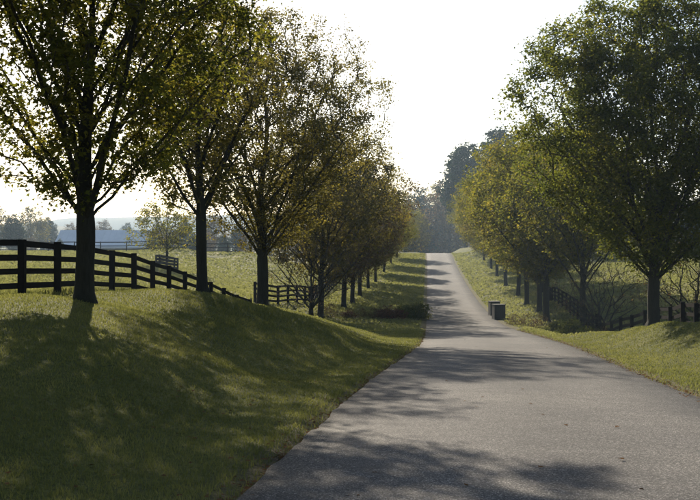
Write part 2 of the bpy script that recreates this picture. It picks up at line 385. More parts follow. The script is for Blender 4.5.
# ---------------------------------------------------------------- fences
def unit_box(name, bev=0.04):
    """unit cube, edges chamfered, x along the length"""
    me = bpy.data.meshes.new(name)
    import bmesh
    bm = bmesh.new(); bmesh.ops.create_cube(bm, size=1.0)
    bmesh.ops.bevel(bm, geom=[e for e in bm.edges if abs(e.verts[0].co.x - e.verts[1].co.x) > .5], offset=bev, segments=1, affect='EDGES')
    bm.to_mesh(me); bm.free(); me.materials.append(M['fence']); return me
BOARD = unit_box('board', 0.06); POST = unit_box('post', 0.08)
frng = random.Random(11)
def fence(name, pts, label, height=1.4, nb=4, bh=.15, pw=.175, side=1, group=None):
    """posts at pts (ground points); each board its own object between two posts"""
    c = np.mean(pts, 0); root = empty(name, pts[0]); tag(root, label, 'fence', group)
    o = Vector(pts[0])
    for i, p in enumerate(pts):
        q = pts[min(i + 1, len(pts) - 1)]; p0 = pts[max(i - 1, 0)]
        ang = math.atan2(q[1] - p0[1], q[0] - p0[0])
        ob = link('post', POST, root); hh = height + .45 + frng.uniform(-.015, .02)
        ob.location = Vector((p[0], p[1], p[2] - .45 + hh / 2)) - o
        ob.rotation_euler = (frng.uniform(-.012, .012), R(90) + frng.uniform(-.012, .012), ang)
        ob.rotation_mode = 'XYZ'; ob.scale = (hh, pw, pw * .8)
    for a, b in zip(pts[:-1], pts[1:]):
        a = Vector(a); b = Vector(b); d = b - a; L = d.length
        hd = Vector((d.x, d.y, 0)).normalized(); nrm_ = Vector((-hd.y, hd.x, 0)) * side
        for k in range(nb):
            z = height - .02 - bh / 2 - k * (height - .36) / (nb - 1) * 1.0
            ob = link('board', BOARD, root)
            mid = (a + b) / 2 + nrm_ * (pw * .4 + .018 + frng.uniform(0, .004)) + Vector((0, 0, z + frng.uniform(-.012, .012)))
            ob.location = mid - o
            ob.rotation_mode = 'QUATERNION'
            pitch = math.atan2(d.z, math.hypot(d.x, d.y)) + frng.uniform(-.004, .004)
            from mathutils import Matrix
            ob.rotation_quaternion = (Matrix.Rotation(math.atan2(d.y, d.x), 3, 'Z') @ Matrix.Rotation(-pitch, 3, 'Y')).to_quaternion()
            ob.scale = (L + .004, .032, bh * frng.uniform(.96, 1.04))
    return root
def along(pts, step):
    pts = np.array(pts, float); d = np.concatenate([[0], np.cumsum(np.hypot(*np.diff(pts[:, :2], axis=0).T))])
    n = max(1, round(d[-1] / step)); t = np.linspace(0, d[-1], n + 1)
    X = np.interp(t, d, pts[:, 0]); Y = np.interp(t, d, pts[:, 1])
    return [np.array([x, y, z]) for x, y, z in zip(X, Y, ground(X, Y))]
npts = [np.array([p[0], p[1], gz(p[0], p[1])]) for p in nearf]
fence('board_fence', npts, 'black four-board fence on top of the left bank behind the nearest tree', side=1)
vp = along([W(255, 300, 66)[:2], W(285, 300, 74)[:2], W(308, 300, 82)[:2], W(316, 300, 95)[:2], W(330, 300, 115)[:2], W(344, 300, 145)[:2], W(360, 280, 190)[:2]], 3.0)
fence('board_fence', vp, 'black board fence turning uphill beyond the dip, behind the left row of trees', side=1)
rp_ = along([W(760, 305, 29)[:2], W(720, 305, 33)[:2], W(700, 305, 36)[:2], W(676, 305, 40.7)[:2], W(653, 305, 45.5)[:2], W(625, 305, 51)[:2], W(604, 305, 57)[:2], W(596, 305, 63)[:2], W(583, 305, 72)[:2], W(568, 305, 82)[:2], W(553, 300, 92)[:2], W(543, 300, 110)[:2], W(533, 300, 135)[:2], W(520, 300, 165)[:2]], 2.6)
fence('board_fence', rp_, 'black board fence behind the big tree on the right, curving down into the ditch', side=-1, pw=.16)
fp = along([(-75, 139), (-50, 140), (-22, 141), (-13, 146), (-6, 165)], 3.6)
fence('board_fence', fp, 'distant dark fence across the far edge of the left field', nb=3, bh=.13, side=1)

# ---------------------------------------------------------------- trees
def envelope(t, shape):
    if shape == 'egg': return np.sin(np.pi * np.clip(t, 0, 1) ** .72) ** .62
    t_ = np.clip(t, 0, 1)
    if shape == 'maple': return np.where(t_ < .52, (t_ / .52) ** .48, np.sqrt(np.clip(1 - (np.clip(t_ - .52, 0, 1) / .48) ** 2.5, 0, 1)))
    if shape == 'dome': return np.where(t_ < .42, (t_ / .42) ** .6, np.sqrt(np.clip(1 - (np.clip(t_ - .42, 0, 1) / .58) ** 2.8, 0, 1)))
    if shape == 'vase': return np.sin(np.pi * np.clip(t, 0, 1) ** .95) ** .55
    if shape == 'cone': return np.clip((1 - t), 0, 1) ** .75 * np.clip(t / .08, 0, 1) ** .5
    if shape == 'low': return np.sin(np.pi * np.clip(t, 0, 1) ** .5) ** .7
    return np.sin(np.pi * t)

def grow(seed, H, rmax, zb, fork, nlimb, ntip, r_base, shape='egg', spread=1.0, leader=.8, shell=.5, bias=(0, 0), bf=.35, trunk=True):
    """minimum-path branching: trunk, main limbs, then twig tips joined to the nearest cheap node. Returns P, parent, radius, tips"""
    g = np.random.default_rng(seed)
    P = [np.zeros(3)]; par = [-1]; path = [0.0]
    def chain(start, pts):
        i = start
        for p in pts:
            P.append(np.asarray(p, float)); par.append(i); path.append(path[i] + np.linalg.norm(P[-1] - P[i])); i = len(P) - 1
        return i
    lean = g.normal(0, .012, 2)
    if trunk:
        zs = np.arange(.25, fork + .01, .25)
        chain(0, [np.array([lean[0] * z + .02 * math.sin(z * 1.7 + seed), lean[1] * z + .02 * math.cos(z * 1.3), z]) for z in zs])
        top = len(P) - 1
        zl = np.arange(fork + .35, H * leader, .35)
        ph = g.uniform(0, 6.28)
        led = [P[top] + np.array([.03 * (z - fork) * math.sin(z * .8 + ph), .03 * (z - fork) * math.cos(z * .9 + ph), z - fork]) for z in zl]
        chain(top, led)
        main = list(range(top, len(P)))
    else:
        main = [0]
    for k in range(nlimb):
        a = k * 2.399 + g.normal(0, .25)
        f = (k + .5) / nlimb
        st = main[min(int(len(main) * .48 * f ** 1.5), len(main) - 1)]
        p0 = P[st]; z0 = p0[2]
        tt = np.clip((z0 - zb) / (H - zb), 0, 1)
        zt = z0 + (H - z0) * (.24 + .58 * g.uniform(.05, 1) * (.55 + .45 * f))
        te = np.clip((zt - zb) / (H - zb), .05, .97)
        rt = rmax * envelope(te, shape) * g.uniform(.72, .92) * spread
        n = max(4, int(math.hypot(rt, zt - z0) / .4))
        s = np.linspace(0, 1, n + 1)[1:]
        wv = np.cumsum(g.normal(0, .035, (n, 3)), 0)
        cv = g.uniform(.92, 1.12); rad = rt * s ** cv; hz = z0 + (zt - z0) * (s ** (2.02 - cv))
        pts = np.stack([p0[0] + np.cos(a) * rad, p0[1] + np.sin(a) * rad, hz], 1) + wv
        chain(st, pts)
    # tips
    tips = []
    while len(tips) < ntip:
        t = g.uniform(0, 1, 4000)
        er = envelope(t, shape)
        keep = g.uniform(0, 1, 4000) < er ** 1.6
        t = t[keep]; er = er[keep]
        q = g.uniform(0, 1, len(t)) ** shell
        # lumpy outline
        a = g.uniform(0, 2 * np.pi, len(t))
        lump = 1 + .13 * np.sin(3 * a + seed + 4 * t) + .10 * np.sin(5 * a - 7 * t + seed) + .08 * np.sin(9 * t + 2 * a)
        r = rmax * er * q * lump
        tips += [np.array(v) for v in zip(r * np.cos(a) + bias[0] * t, r * np.sin(a) + bias[1] * t, zb + (H - zb) * t)]
    tips = np.array(tips[:ntip])
    c = np.array([0, 0, fork])
    tips = tips[np.argsort(np.linalg.norm(tips - c, axis=1))]
    cap = len(P) + ntip * 14
    PA = np.zeros((cap, 3)); PA[:len(P)] = P; PT = np.zeros(cap); PT[:len(P)] = path
    n0 = len(P); parA = np.full(cap, -1); parA[:n0] = par
    lo = max(0, int(fork / .25) - 1) if trunk else 0
    tipid = []
    for p in tips:
        d = p - PA[lo:n0]; dist = np.sqrt((d * d).sum(1))
        cost = dist + bf * PT[lo:n0] + .55 * np.maximum(0, -d[:, 2]) + 1e3 * (dist < .02)
        j = int(np.argmin(cost)) + lo
        L = dist[j - lo]; m = min(12, max(1, int(L / .34)))
        for s in range(1, m + 1):
            f = s / m
            q = PA[j] * (1 - f) + p * f if s == 1 else base + (p - base) * f
            if s == 1: base = PA[j].copy()
            q = base + (p - base) * f
            if s < m: q = q + g.normal(0, .03, 3) + np.array([0, 0, -.12 * L * math.sin(math.pi * f) * .5])
            PA[n0] = q; parA[n0] = j if s == 1 else n0 - 1
            PT[n0] = PT[parA[n0]] + np.linalg.norm(q - PA[parA[n0]]); n0 += 1
        tipid.append(n0 - 1)
    PA = PA[:n0]; parA = parA[:n0].astype(int)
    # pipe model
    e = 2.25; acc = np.zeros(n0); nch = np.bincount(parA[1:], minlength=n0)
    acc[nch == 0] = 1
    for i in range(n0 - 1, 0, -1): acc[parA[i]] += acc[i]
    rad = acc ** (1 / e); rad *= r_base / rad[0]
    rad = np.maximum(rad, .005)
    if trunk:
        z = PA[:, 2]; near = (np.hypot(PA[:, 0], PA[:, 1]) < .4) & (z < 1.0)
        rad = np.where(near, rad * (1 + .26 * np.exp(-z * 4.5) * 1.3), rad)
    return PA, parA, rad, np.array(tipid)

def tubes(P, par, rad, sel, minr=0):
    """tube mesh over the chains whose nodes satisfy sel(node radius)"""
    n = len(P); kids = [[] for _ in range(n)]
    for i in range(1, n): kids[par[i]].append(i)
    chains = []; stack = [(0, None)]
    while stack:
        i, pre = stack.pop()
        ch = [] if pre is None else [pre]
        while True:
            ch.append(i)
            if not kids[i]: break
            ks = sorted(kids[i], key=lambda q: -rad[q])
            for q in ks[1:]: stack.append((q, i))
            i = ks[0]
        if len(ch) > 1: chains.append(ch)
    V, Q = [], []; base = 0
    for ch in chains:
        r = rad[ch].copy()
        # split chain by selection
        own = r[1] if len(r) > 1 else r[0]
        m = sel(r)
        if m.sum() < 2: continue
        st = int(np.argmax(m)); en = len(m) - int(np.argmax(m[::-1]))
        if en - st < 2: continue
        c = np.array(ch[st:en]); p = P[c]; rr = rad[c].copy()
        if st == 0 and par[c[1]] == c[0] and c[0] != 0: rr[0] = rr[1] * 1.15
        big = rr.max(); k = 18 if big > .12 else 7 if big > .05 else 5 if big > .02 else 3
        t = np.gradient(p, axis=0); t /= np.maximum(np.linalg.norm(t, axis=1, keepdims=True), 1e-9)
        mean = np.abs(t.mean(0)); ref = np.eye(3)[int(np.argmin(mean))]
        u = np.cross(t, ref); u /= np.maximum(np.linalg.norm(u, axis=1, keepdims=True), 1e-9); v = np.cross(t, u)
        a = np.arange(k) * 2 * np.pi / k
        irr = 1 + (.07 * np.sin(a * 3 + c[0]) if k >= 7 else 0 * a)
        irr = np.broadcast_to(irr, (len(c), k)).copy()
        if k == 18:
            rg = np.random.default_rng(int(c[0]) + 7)
            irr += (rg.uniform(-.045, .045, k) + rg.uniform(-.02, .02, (len(c), k)))
            if c[0] == 0: irr += .42 * np.clip(np.cos(5 * a + 1.1 + .6 * np.sin(a)), 0, 1)[None, :] * np.exp(-np.maximum(p[:, 2], 0) * 6.5)[:, None]
        ring = p[:, None, :] + rr[:, None, None] * irr[:, :, None] * (np.cos(a)[None, :, None] * u[:, None, :] + np.sin(a)[None, :, None] * v[:, None, :])
        V.append(ring.reshape(-1, 3))
        ii = base + np.arange(len(c) * k).reshape(len(c), k)
        jj = np.roll(ii, -1, 1)
        Q.append(np.stack([ii[:-1].ravel(), jj[:-1].ravel(), jj[1:].ravel(), ii[1:].ravel()], 1))
        base += len(c) * k
    return np.concatenate(V), np.concatenate(Q)

# palmate leaf, folded along its midrib
LEAF_V = np.array([[0, 0, 0], [-.50, .36, .08], [-.22, .52, .03], [0, 1.0, -.05], [.22, .52, .03], [.50, .36, .08]])
LEAF_F = np.array([[0, 2, 1], [0, 3, 2], [0, 4, 3], [0, 5, 4]])
LEAF2_V = np.array([[0, 0, 0], [-.42, .45, .08], [0, 1.0, -.04], [.42, .45, .08]])
LEAF2_F = np.array([[0, 2, 1], [0, 3, 2]])
NEED_V = np.array([[0, 0, 0], [-.05, .5, .0], [0, 1.0, 0], [.05, .5, .0]])
def scatter_leaves(g, pts, size, simple=False, out=None, flat=.6, needle=False):
    n = len(pts)
    az = g.uniform(0, 2 * np.pi, n); dr = g.normal(-.45, .35, n)
    d = np.stack([np.cos(az), np.sin(az), dr], 1)
    if out is not None: d[:, :2] += out[:, :2] * .8
    d /= np.linalg.norm(d, axis=1, keepdims=True)
    up = np.stack([g.normal(0, flat, n), g.normal(0, flat, n), np.ones(n)], 1)
    s = np.cross(d, up); s /= np.maximum(np.linalg.norm(s, axis=1, keepdims=True), 1e-9)
    nn = np.cross(s, d)
    lv, lf = (NEED_V, LEAF2_F) if needle else (LEAF2_V, LEAF2_F) if simple else (LEAF_V, LEAF_F)
    sz = size * g.uniform(.65, 1.25, n)
    wd = sz * g.uniform(.75, 1.1, n)
    V = pts[:, None, :] + lv[None, :, 0, None] * (s * wd[:, None])[:, None, :] + lv[None, :, 1, None] * (d * sz[:, None])[:, None, :] + lv[None, :, 2, None] * (nn * sz[:, None] * g.uniform(.3, 2.2, n)[:, None])[:, None, :]
    Fc = (np.arange(n) * len(lv))[:, None, None] + lf[None]
    return V.reshape(-1, 3), Fc.reshape(-1, 3)

class TreeKind:
    """meshes of one tree: trunk with main limbs, fine branches, crown"""
    def __init__(s, name, seed, H, rmax, zb, fork, nlimb, ntip, r_base, leaf, per=6, size=.12, simple=False, spread_l=.16, leafy=1.0, needle=False, thin=None, **kw):
        P, par, rad, tips = grow(seed, H, rmax, zb, fork, nlimb, ntip, r_base, **kw)
        g = np.random.default_rng(seed + 99); s.name = name; s.H = H
        thr = r_base * .16
        s.trunk = None; s.br = None
        V, Q = tubes(P, par, rad, lambda r: r > thr); s.trunk = mesh_np(name + '_trunk', V, [Q], True); s.trunk.materials.append(M['bark'])
        V, Q = tubes(P, par, rad, lambda r: r <= thr * 1.06); s.br = mesh_np(name + '_branches', V, [Q], True); s.br.materials.append(M['twig'])
        # leaves along the last twig segments
        tp = tips[g.uniform(0, 1, len(tips)) < leafy]
        a = P[tp]; b = P[par[tp]]
        n = len(tp) * per
        wt_ = g.gamma(.8, 1, len(tp)) + .06; k = g.choice(len(tp), n, p=wt_ / wt_.sum()); f = g.uniform(-.15, 1.1, n)[:, None]
        pts = b[k] * (1 - f) + a[k] * f + g.normal(0, spread_l, (n, 3)) * np.array([1, 1, .7])
        out = pts.copy(); out[:, 2] = 0; out /= np.maximum(np.linalg.norm(out, axis=1, keepdims=True), .3)
        if thin is not None:
            keep = g.uniform(0, 1, n) < thin(pts); pts = pts[keep]; out = out[keep]
        V, Fc = scatter_leaves(g, pts, size, simple, out, needle=needle)
        s.crown = mesh_np(name + '_crown', V, [Fc]); s.crown.materials.append(leaf)
    def place(s, name, loc, rz, label, cat='tree', group=None, sc_=1.0, sz=None):
        o = empty(name, loc, rz); o.scale = (sc_, sc_, sc_ if sz is None else sz)
        o.rotation_euler = (frng.gauss(0, .014), frng.gauss(0, .014), rz); tag(o, label, cat, group)
        link('trunk', s.trunk, o); tag(link('branches', s.br, o), kind='stuff'); tag(link('crown', s.crown, o), kind='stuff')
        return o

def at_px(x, Y, dz=-.06):
    X = (x - 350) * Y / F; return (X, Y, gz(X, Y) + dz)

LROW = 'maples lining the left side of the drive'; RROW = 'maples lining the right side of the drive'
K1 = TreeKind('near_maple', 5, 12.4, 4.5, 2.1, 1.8, 28, 3000, .195, M['leaf_olive'], per=27, size=.112, spread_l=.15, shape='maple', shell=.45)
K2 = TreeKind('slim_maple', 8, 10.0, 2.9, 2.5, 2.6, 16, 1200, .17, M['leaf_gold'], per=13, size=.13, spread_l=.16, shape='maple', leafy=.8)
K3 = TreeKind('tall_maple', 12, 14.2, 5.8, 2.7, 2.4, 28, 2900, .26, M['leaf_gold'], per=32, size=.112, simple=True, spread_l=.21, shape='maple', leafy=.9)
KR = TreeKind('broad_maple', 21, 12.9, 5.25, 2.0, 1.9, 32, 3300, .215, M['leaf_green'], per=46, size=.117, simple=True, spread_l=.20, shape='dome', shell=.42)
KA = TreeKind('row_maple_a', 31, 14.0, 5.6, 2.5, 2.7, 18, 1800, .21, M['leaf_gold'], per=26, size=.165, simple=True, spread_l=.26, leafy=.95, shape='dome')
KB = TreeKind('row_maple_b', 37, 14.5, 5.9, 3.0, 3.0, 18, 1900, .22, M['leaf_olive'], per=26, size=.17, simple=True, spread_l=.26, shape='dome')
KC = TreeKind('row_maple_c', 41, 13.0, 5.2, 1.9, 2.4, 18, 2200, .20, M['leaf_brown'], per=10, size=.17, simple=True, spread_l=.26, leafy=.8, shape='dome')
KS = TreeKind('small_tree', 51, 5.2, 3.0, .7, .5, 12, 900, .12, M['leaf_brown'], per=3, size=.10, simple=True, leafy=.35, shape='vase', leader=.5)

KU = TreeKind('ditch_maple', 45, 14.5, 5.6, 5.0, 3.2, 16, 1500, .20, M['leaf_olive'], per=14, size=.20, simple=True, spread_l=.26, shape='dome')
MAPLE = 'maple_tree'
K1.place(MAPLE, at_px(85, 22), .4, 'big olive maple standing in front of the fence on the left bank, nearest tree', 'tree', LROW)
K1.place(MAPLE, (-7.9, 12.6, gz(-7.9, 12.6) - .06), 2.6, 'maple mostly out of view whose leaves reach into the top left corner', 'tree', LROW)
K2.place(MAPLE, at_px(203, 33), 1.0, 'slim maple beside the falling fence, second trunk from the left', 'tree', LROW)
K3.place(MAPLE, at_px(262, 46), 0.3, 'tall spreading maple with thick trunk where the left fence drops from view', 'tree', LROW, .97)
KR.place(MAPLE, at_px(653, 38), 0.0, 'broad green maple in front of the fence at the right edge', 'tree', RROW)
for kind, x, Y, rz, s, lab in [
    (KA, 320.5, 70, .5, 1.0, 'straight-trunked golden maple with a small forked tree beside it, left of the drive'),
    (KC, 344, 85, 1.8, 1.06, 'brownish thin-leaved maple beyond the dip, first of the left row on the slope'),
    (KA, 352.5, 97, 2.9, .96, 'golden maple with the thinnest trunk in the left row'),
    (KC, 360, 110, .2, 1.04, 'brownish maple third up the slope in the left row'),
    (KB, 368, 125, 4.0, .86, 'olive maple fourth up the slope in the left row'),
    (KA, 375.5, 142, 5.2, .90, 'golden maple fifth up the slope in the left row'),
    (KB, 384, 165, 1.1, .84, 'olive maple sixth up the slope in the left row, trunk hidden by crowns'),
    (KA, 391, 190, 3.3, .9, 'golden maple near the crest, last but one of the left row'),
    (KB, 397, 215, 2.2, .8, 'olive maple at the crest, last of the left row')]:
    kind.place(MAPLE, at_px(x, Y), rz, lab, 'tree', LROW, s)
for kind, x, Y, rz, s, lab in [
    (KU, 583, 62, .9, .9, 'olive maple in the shaded ditch with bare low branches, next to the broad green maple'),
    (KB, 546.5, 75, 2.4, 1.05, 'olive maple with dark trunk by the ditch, first of the right row beyond the lawn'),
    (KA, 539, 85, 4.2, 1.05, 'golden maple second in the right row, just past the ditch'),
    (KB, 526.7, 97, 5.6, 1.02, 'olive maple third in the right row, up from the dark pillars'),
    (KA, 518.4, 112, 1.4, 1.08, 'golden maple fourth in the right row'),
    (KB, 506, 130, 3.1, 1.04, 'olive maple fifth in the right row'),
    (KA, 497, 150, .1, 1.08, 'golden maple sixth in the right row, high on the slope'),
    (KB, 491, 172, 4.6, 1.02, 'olive maple seventh in the right row, high on the slope'),
    (KA, 484, 196, 2.0, 1.04, 'golden maple near the crest, last but one of the right row'),
    (KB, 478, 222, .7, .96, 'olive maple at the crest, last of the right row')]:
    kind.place(MAPLE, at_px(x, Y), rz, lab, 'tree', RROW, s)

KS.place('small_tree', at_px(311, 68), .6, 'small bare forked tree leaning beside the straight maple trunk, by the fence', 'tree', None, 1.25)
KS.place('small_tree', at_px(600, 60), 2.0, 'small bare tree with drooping grey branches in the right ditch', 'tree')
KS.place('small_tree', at_px(697, 46), 3.6, 'low bare spreading tree beyond the fence at the right edge', 'tree')

# field tree inside its guard
KF = TreeKind('field_tree', 61, 8.0, 4.2, 2.0, 2.0, 8, 600, .13, M['leaf_olive'], per=8, size=.22, simple=True, spread_l=.24)
fl = at_px(167, 105)
KF.place('field_tree', fl, 0, 'young golden tree inside a board guard in the left field', 'tree')
gp = [np.array([fl[0] + a, fl[1] + b, 0]) for a, b in ((-.95, -.95), (.95, -.95), (.95, .95), (-.95, .95), (-.95, -.95))]
gp = [np.array([p[0], p[1], gz(p[0], p[1])]) for p in gp]
fence('tree_guard', gp, 'square dark board pen around the young tree in the left field', height=1.35, nb=4, bh=.2, side=-1)['category'] = 'pen'

# background woods
KD = TreeKind('woodland_tree', 71, 15.0, 5.5, .3, 1.6, 10, 800, .28, M['leaf_brown'], per=9, size=.42, simple=True, spread_l=.4)
KE = TreeKind('evergreen', 75, 16.0, 4.6, .2, 1.0, 12, 1000, .26, M['needle'], per=12, size=.5, simple=True, spread_l=.35, shape='egg', leader=.95)
KP = TreeKind('pine', 77, 21.0, 4.6, 6.0, 6.0, 14, 800, .32, M['needle'], per=16, size=.55, simple=True, spread_l=.4, shape='egg', leader=.97)
KG = TreeKind('far_golden', 79, 13.0, 5.2, .4, 1.8, 10, 800, .28, M['leaf_gold'], per=9, size=.42, simple=True, spread_l=.4)
WL = 'trees beyond the left field'; WC = 'trees beyond the crest of the drive'; WR = 'trees along the far edge of the right field'
def wood(kind, name, x, Y, topy, lab, grp, rz):
    p = at_px(x, Y); hgt = (CH - (topy - HZ) * Y / F) - p[2]
    s = hgt / kind.H; o = kind.place(name, p, rz, lab, 'tree', grp, s * (1.0 if s < 1.3 else 1.0))
    return o
for i, (kd, nm, x, Y, ty, lab) in enumerate([
    (KG, 'woodland_tree', -8, 250, 200, 'orange-tinged hazy tree cut by the left edge beyond the field'),
    (KE, 'evergreen_tree', 14, 240, 213, 'dark rounded evergreen beyond the field near the left edge'),
    (KG, 'woodland_tree', 31, 300, 205, 'pale bare-topped hazy tree just right of the dark evergreen'),
    (KE, 'evergreen_tree', 48, 330, 216, 'blue-grey hazy tree between the evergreen and the nearest trunk'),
    (KD, 'woodland_tree', 70, 380, 222, 'low brownish hazy tree left of the nearest trunk, beyond the field'),
    (KD, 'woodland_tree', 103, 390, 219, 'hazy brown tree showing above the pale roof, just right of the nearest trunk'),
    (KE, 'evergreen_tree', 128, 420, 222, 'hazy blue tree above the right end of the pale roof'),
    (KD, 'woodland_tree', 158, 300, 222, 'hazy dark tree right of the pale roof, behind the young field tree'),
    (KE, 'evergreen_tree', 184, 260, 218, 'dark hazy evergreen behind the far fence, left of the slim maple'),
    (KD, 'woodland_tree', 214, 250, 212, 'dark hazy tree behind the far fence, just right of the slim maple'),
    (KE, 'evergreen_tree', 238, 240, 222, 'dark hazy evergreen beyond the field, left of the tall spreading maple'),
    (KD, 'woodland_tree', 284, 250, 215, 'hazy brown tree beyond the field, right of the tall spreading maple'),
    (KD, 'woodland_tree', 318, 240, 210, 'hazy brown tree beyond the field, behind the left row')]):
    wood(kd, nm, x, Y, ty, lab, WL, i * 1.3)
for i, (kd, x, Y, ty, lab) in enumerate([
    (KD, 92, 400, 233, 'low hedgerow tree at the left gable of the pale roof, half behind the nearest trunk'),
    (KE, 60, 260, 238, 'low dark hedgerow bush beyond the far fence, left of the nearest trunk'),
    (KD, 32, 255, 236, 'low brown hedgerow bush under the pale bare-topped tree at left'),
    (KE, 152, 205, 234, 'low dark hedgerow tree at the right end of the pale roof'),
    (KD, 170, 215, 231, 'low brown hedgerow tree right behind the board pen in the field'),
    (KE, 194, 205, 232, 'low dark hedgerow tree touching the left side of the slim maple trunk'),
    (KD, 205, 210, 229, 'low brown hedgerow tree directly behind the slim maple trunk'),
    (KE, 224, 205, 233, 'low dark hedgerow tree midway between the slim and the tall maple trunks'),
    (KD, 247, 215, 231, 'low brown hedgerow tree touching the left side of the tall maple trunk'),
    (KE, 268, 220, 236, 'low dark hedgerow tree directly behind the tall maple trunk'),
    (KD, 300, 225, 232, 'low brown hedgerow tree above the small forked tree by the fence'),
    (KE, 334, 230, 230, 'low dark hedgerow tree behind the first trunks of the left row')]):
    wood(kd, 'hedgerow_tree', x, Y, ty, lab, 'hedgerow trees beyond the far fence', i * .9)
for i, (kd, nm, x, Y, ty, lab) in enumerate([
    (KG, 'woodland_tree', 405, 285, 192, 'hazy tree left of the crest of the drive'),
    (KE, 'evergreen_tree', 420, 350, 186, 'hazy blue evergreen beyond the crest, just left of the road gap'),
    (KG, 'woodland_tree', 436, 400, 182, 'pale hazy tree in the gap above the road crest'),
    (KD, 'woodland_tree', 449, 330, 174, 'hazy blue-grey evergreen just right of the road gap'),
    (KP, 'pine_tree', 466, 262, 140, 'tall blue-grey pine rising above the right row of maples'),
    (KP, 'pine_tree', 500, 268, 124, 'taller pine half behind the broad right maple crown'),
    (KE, 'evergreen_tree', 486, 275, 158, 'hazy evergreen between the two tall pines')]):
    wood(kd, nm, x, Y, ty, lab, WC, i * 1.7 + .4)
for i, (kd, nm, x, Y, ty, lab) in enumerate([
    (KE, 'evergreen_tree', 545, 190, 190, 'dark evergreen behind the right row of maples'),
    (KD, 'woodland_tree', 585, 170, 185, 'brown woodland tree beyond the right field, left of the broad maple trunk'),
    (KE, 'evergreen_tree', 622, 165, 195, 'dark evergreen beyond the right field just left of the broad maple trunk'),
    (KD, 'woodland_tree', 660, 160, 180, 'brown woodland tree beyond the right field behind the broad maple trunk'),
    (KE, 'evergreen_tree', 694, 155, 200, 'dark evergreen beyond the right field at the right edge'),
    (KD, 'woodland_tree', 735, 150, 180, 'brown woodland tree cut off by the right edge')]):
    wood(kd, nm, x, Y, ty, lab, WR, i * 1.1 + .2)

# ---------------------------------------------------------------- shrubs, pillars, stones by the creek
def shrub_kind(name, seed, H, r, leaf, per=6, size=.09, leafy=.9, ntip=260):
    return TreeKind(name, seed, H, r, .05, .0, 9, ntip, .03, leaf, per=per, size=size, simple=True, spread_l=.10, leafy=leafy, trunk=False, shape='low', bf=.2)
SH1 = shrub_kind('dark_shrub', 81, 1.1, .9, M['leaf_green'], per=13)
SH2 = shrub_kind('rust_shrub', 83, .9, .8, M['leaf_rust'], per=5)
SH3 = shrub_kind('brown_shrub', 85, 1.5, 1.1, M['leaf_brown'], per=5, leafy=.7)
CRK = 'shrubs along the creek'
def shrub(kd, x, Y, rz, s, lab):
    p = at_px(x, Y, -.02); o = empty('shrub', p, rz, s); tag(o, lab, 'shrub', CRK)
    link('stem', kd.trunk, o); tag(link('twigs', kd.br, o), kind='stuff'); tag(link('foliage', kd.crown, o), kind='stuff')
for a in [(SH1, 405, 81, .3, 1.15, 'smaller dark rounded shrub left of the drive at the dip'),
          (SH1, 417, 80, 1.9, 1.35, 'larger dark rounded shrub at the left edge of the drive in the dip'),
          (SH2, 384, 76, .1, 1.2, 'low rust-brown shrub left of the dark rounded shrubs in the dip'),
          (SH2, 393, 78, 2.1, 1.3, 'rust-brown shrub touching the smaller dark rounded shrub'),
          (SH3, 374, 76, 3.0, .6, 'low brown shrub in the hollow left of the rust-brown ones'),
          (SH3, 330, 72, 1.0, .75, 'grey-brown shrub just right of the straight maple trunk'),
          (SH2, 349, 74, 4.0, .8, 'small rusty shrub in the hollow below the left row'),
          (SH3, 362, 75, 5.0, .55, 'lowest brown shrub in the middle of the left hollow'),
          (SH3, 514, 70, .4, .6, 'low brown weeds right behind the dark pillars'),
          (SH3, 527, 67, 1.4, .7, 'brown shrub in the ditch left of the first right-row trunk'),
          (SH1, 557, 63, 2.4, .9, 'dark shrub in the ditch right of the first right-row trunk'),
          (SH1, 572, 60, 3.4, 1.15, 'tall dark shrub in the ditch below the curving fence'),
          (SH1, 590, 58, 4.4, 1.1, 'dark shrub at the right end of the ditch beside the fence'),
          (SH3, 604, 56, 5.4, .9, 'brown shrub where the fence leaves the ditch'),
          (SH3, 541, 65, .9, .8, 'brown shrub in front of the first right-row trunk')]: shrub(*a)

def pillar(x, Y, wd, h, rz, lab):
    """square board-clad pillar with a cap and corner boards"""
    p = at_px(x, Y, -.1); o = empty('pillar', p, rz); tag(o, lab, 'pillar', 'pillars at the creek crossing')
    hw = wd / 2; body = boxes('body', [ab(-hw, hw, -hw, hw, 0, h)]); link('body', body, o, M['box_wood'])
    n = 5
    bw = 2 * hw / n
    bd = boxes('cladding_board', [ab(-bw / 2 + .008, bw / 2 - .008, -.012, .012, .12, h - .02)]); bd.materials.append(M['box_wood'])
    for s_ in range(4):
        for i in range(n):
            b = link('cladding_board', bd, o); a = s_ * math.pi / 2
            lx = -hw + bw * (i + .5); ly = -hw - .013
            b.location = (lx * math.cos(a) - ly * math.sin(a), lx * math.sin(a) + ly * math.cos(a), 0); b.rotation_euler = (0, 0, a)
    cpm = boxes('cap', [ab(-hw - .05, hw + .05, -hw - .05, hw + .05, h, h + .05)]); link('cap', cpm, o, M['box_cap'])
    link('footing', boxes('footing', [ab(-hw - .06, hw + .06, -hw - .06, hw + .06, -.3, .115)]), o, M['stone'])
pillar(498.6, 80, .84, 1.25, .12, 'dark square pillar at the right edge of the drive, the nearer and wider one')
pillar(494.2, 86, .80, 1.25, .1, 'dark square pillar at the right edge of the drive, half hidden behind the nearer one')

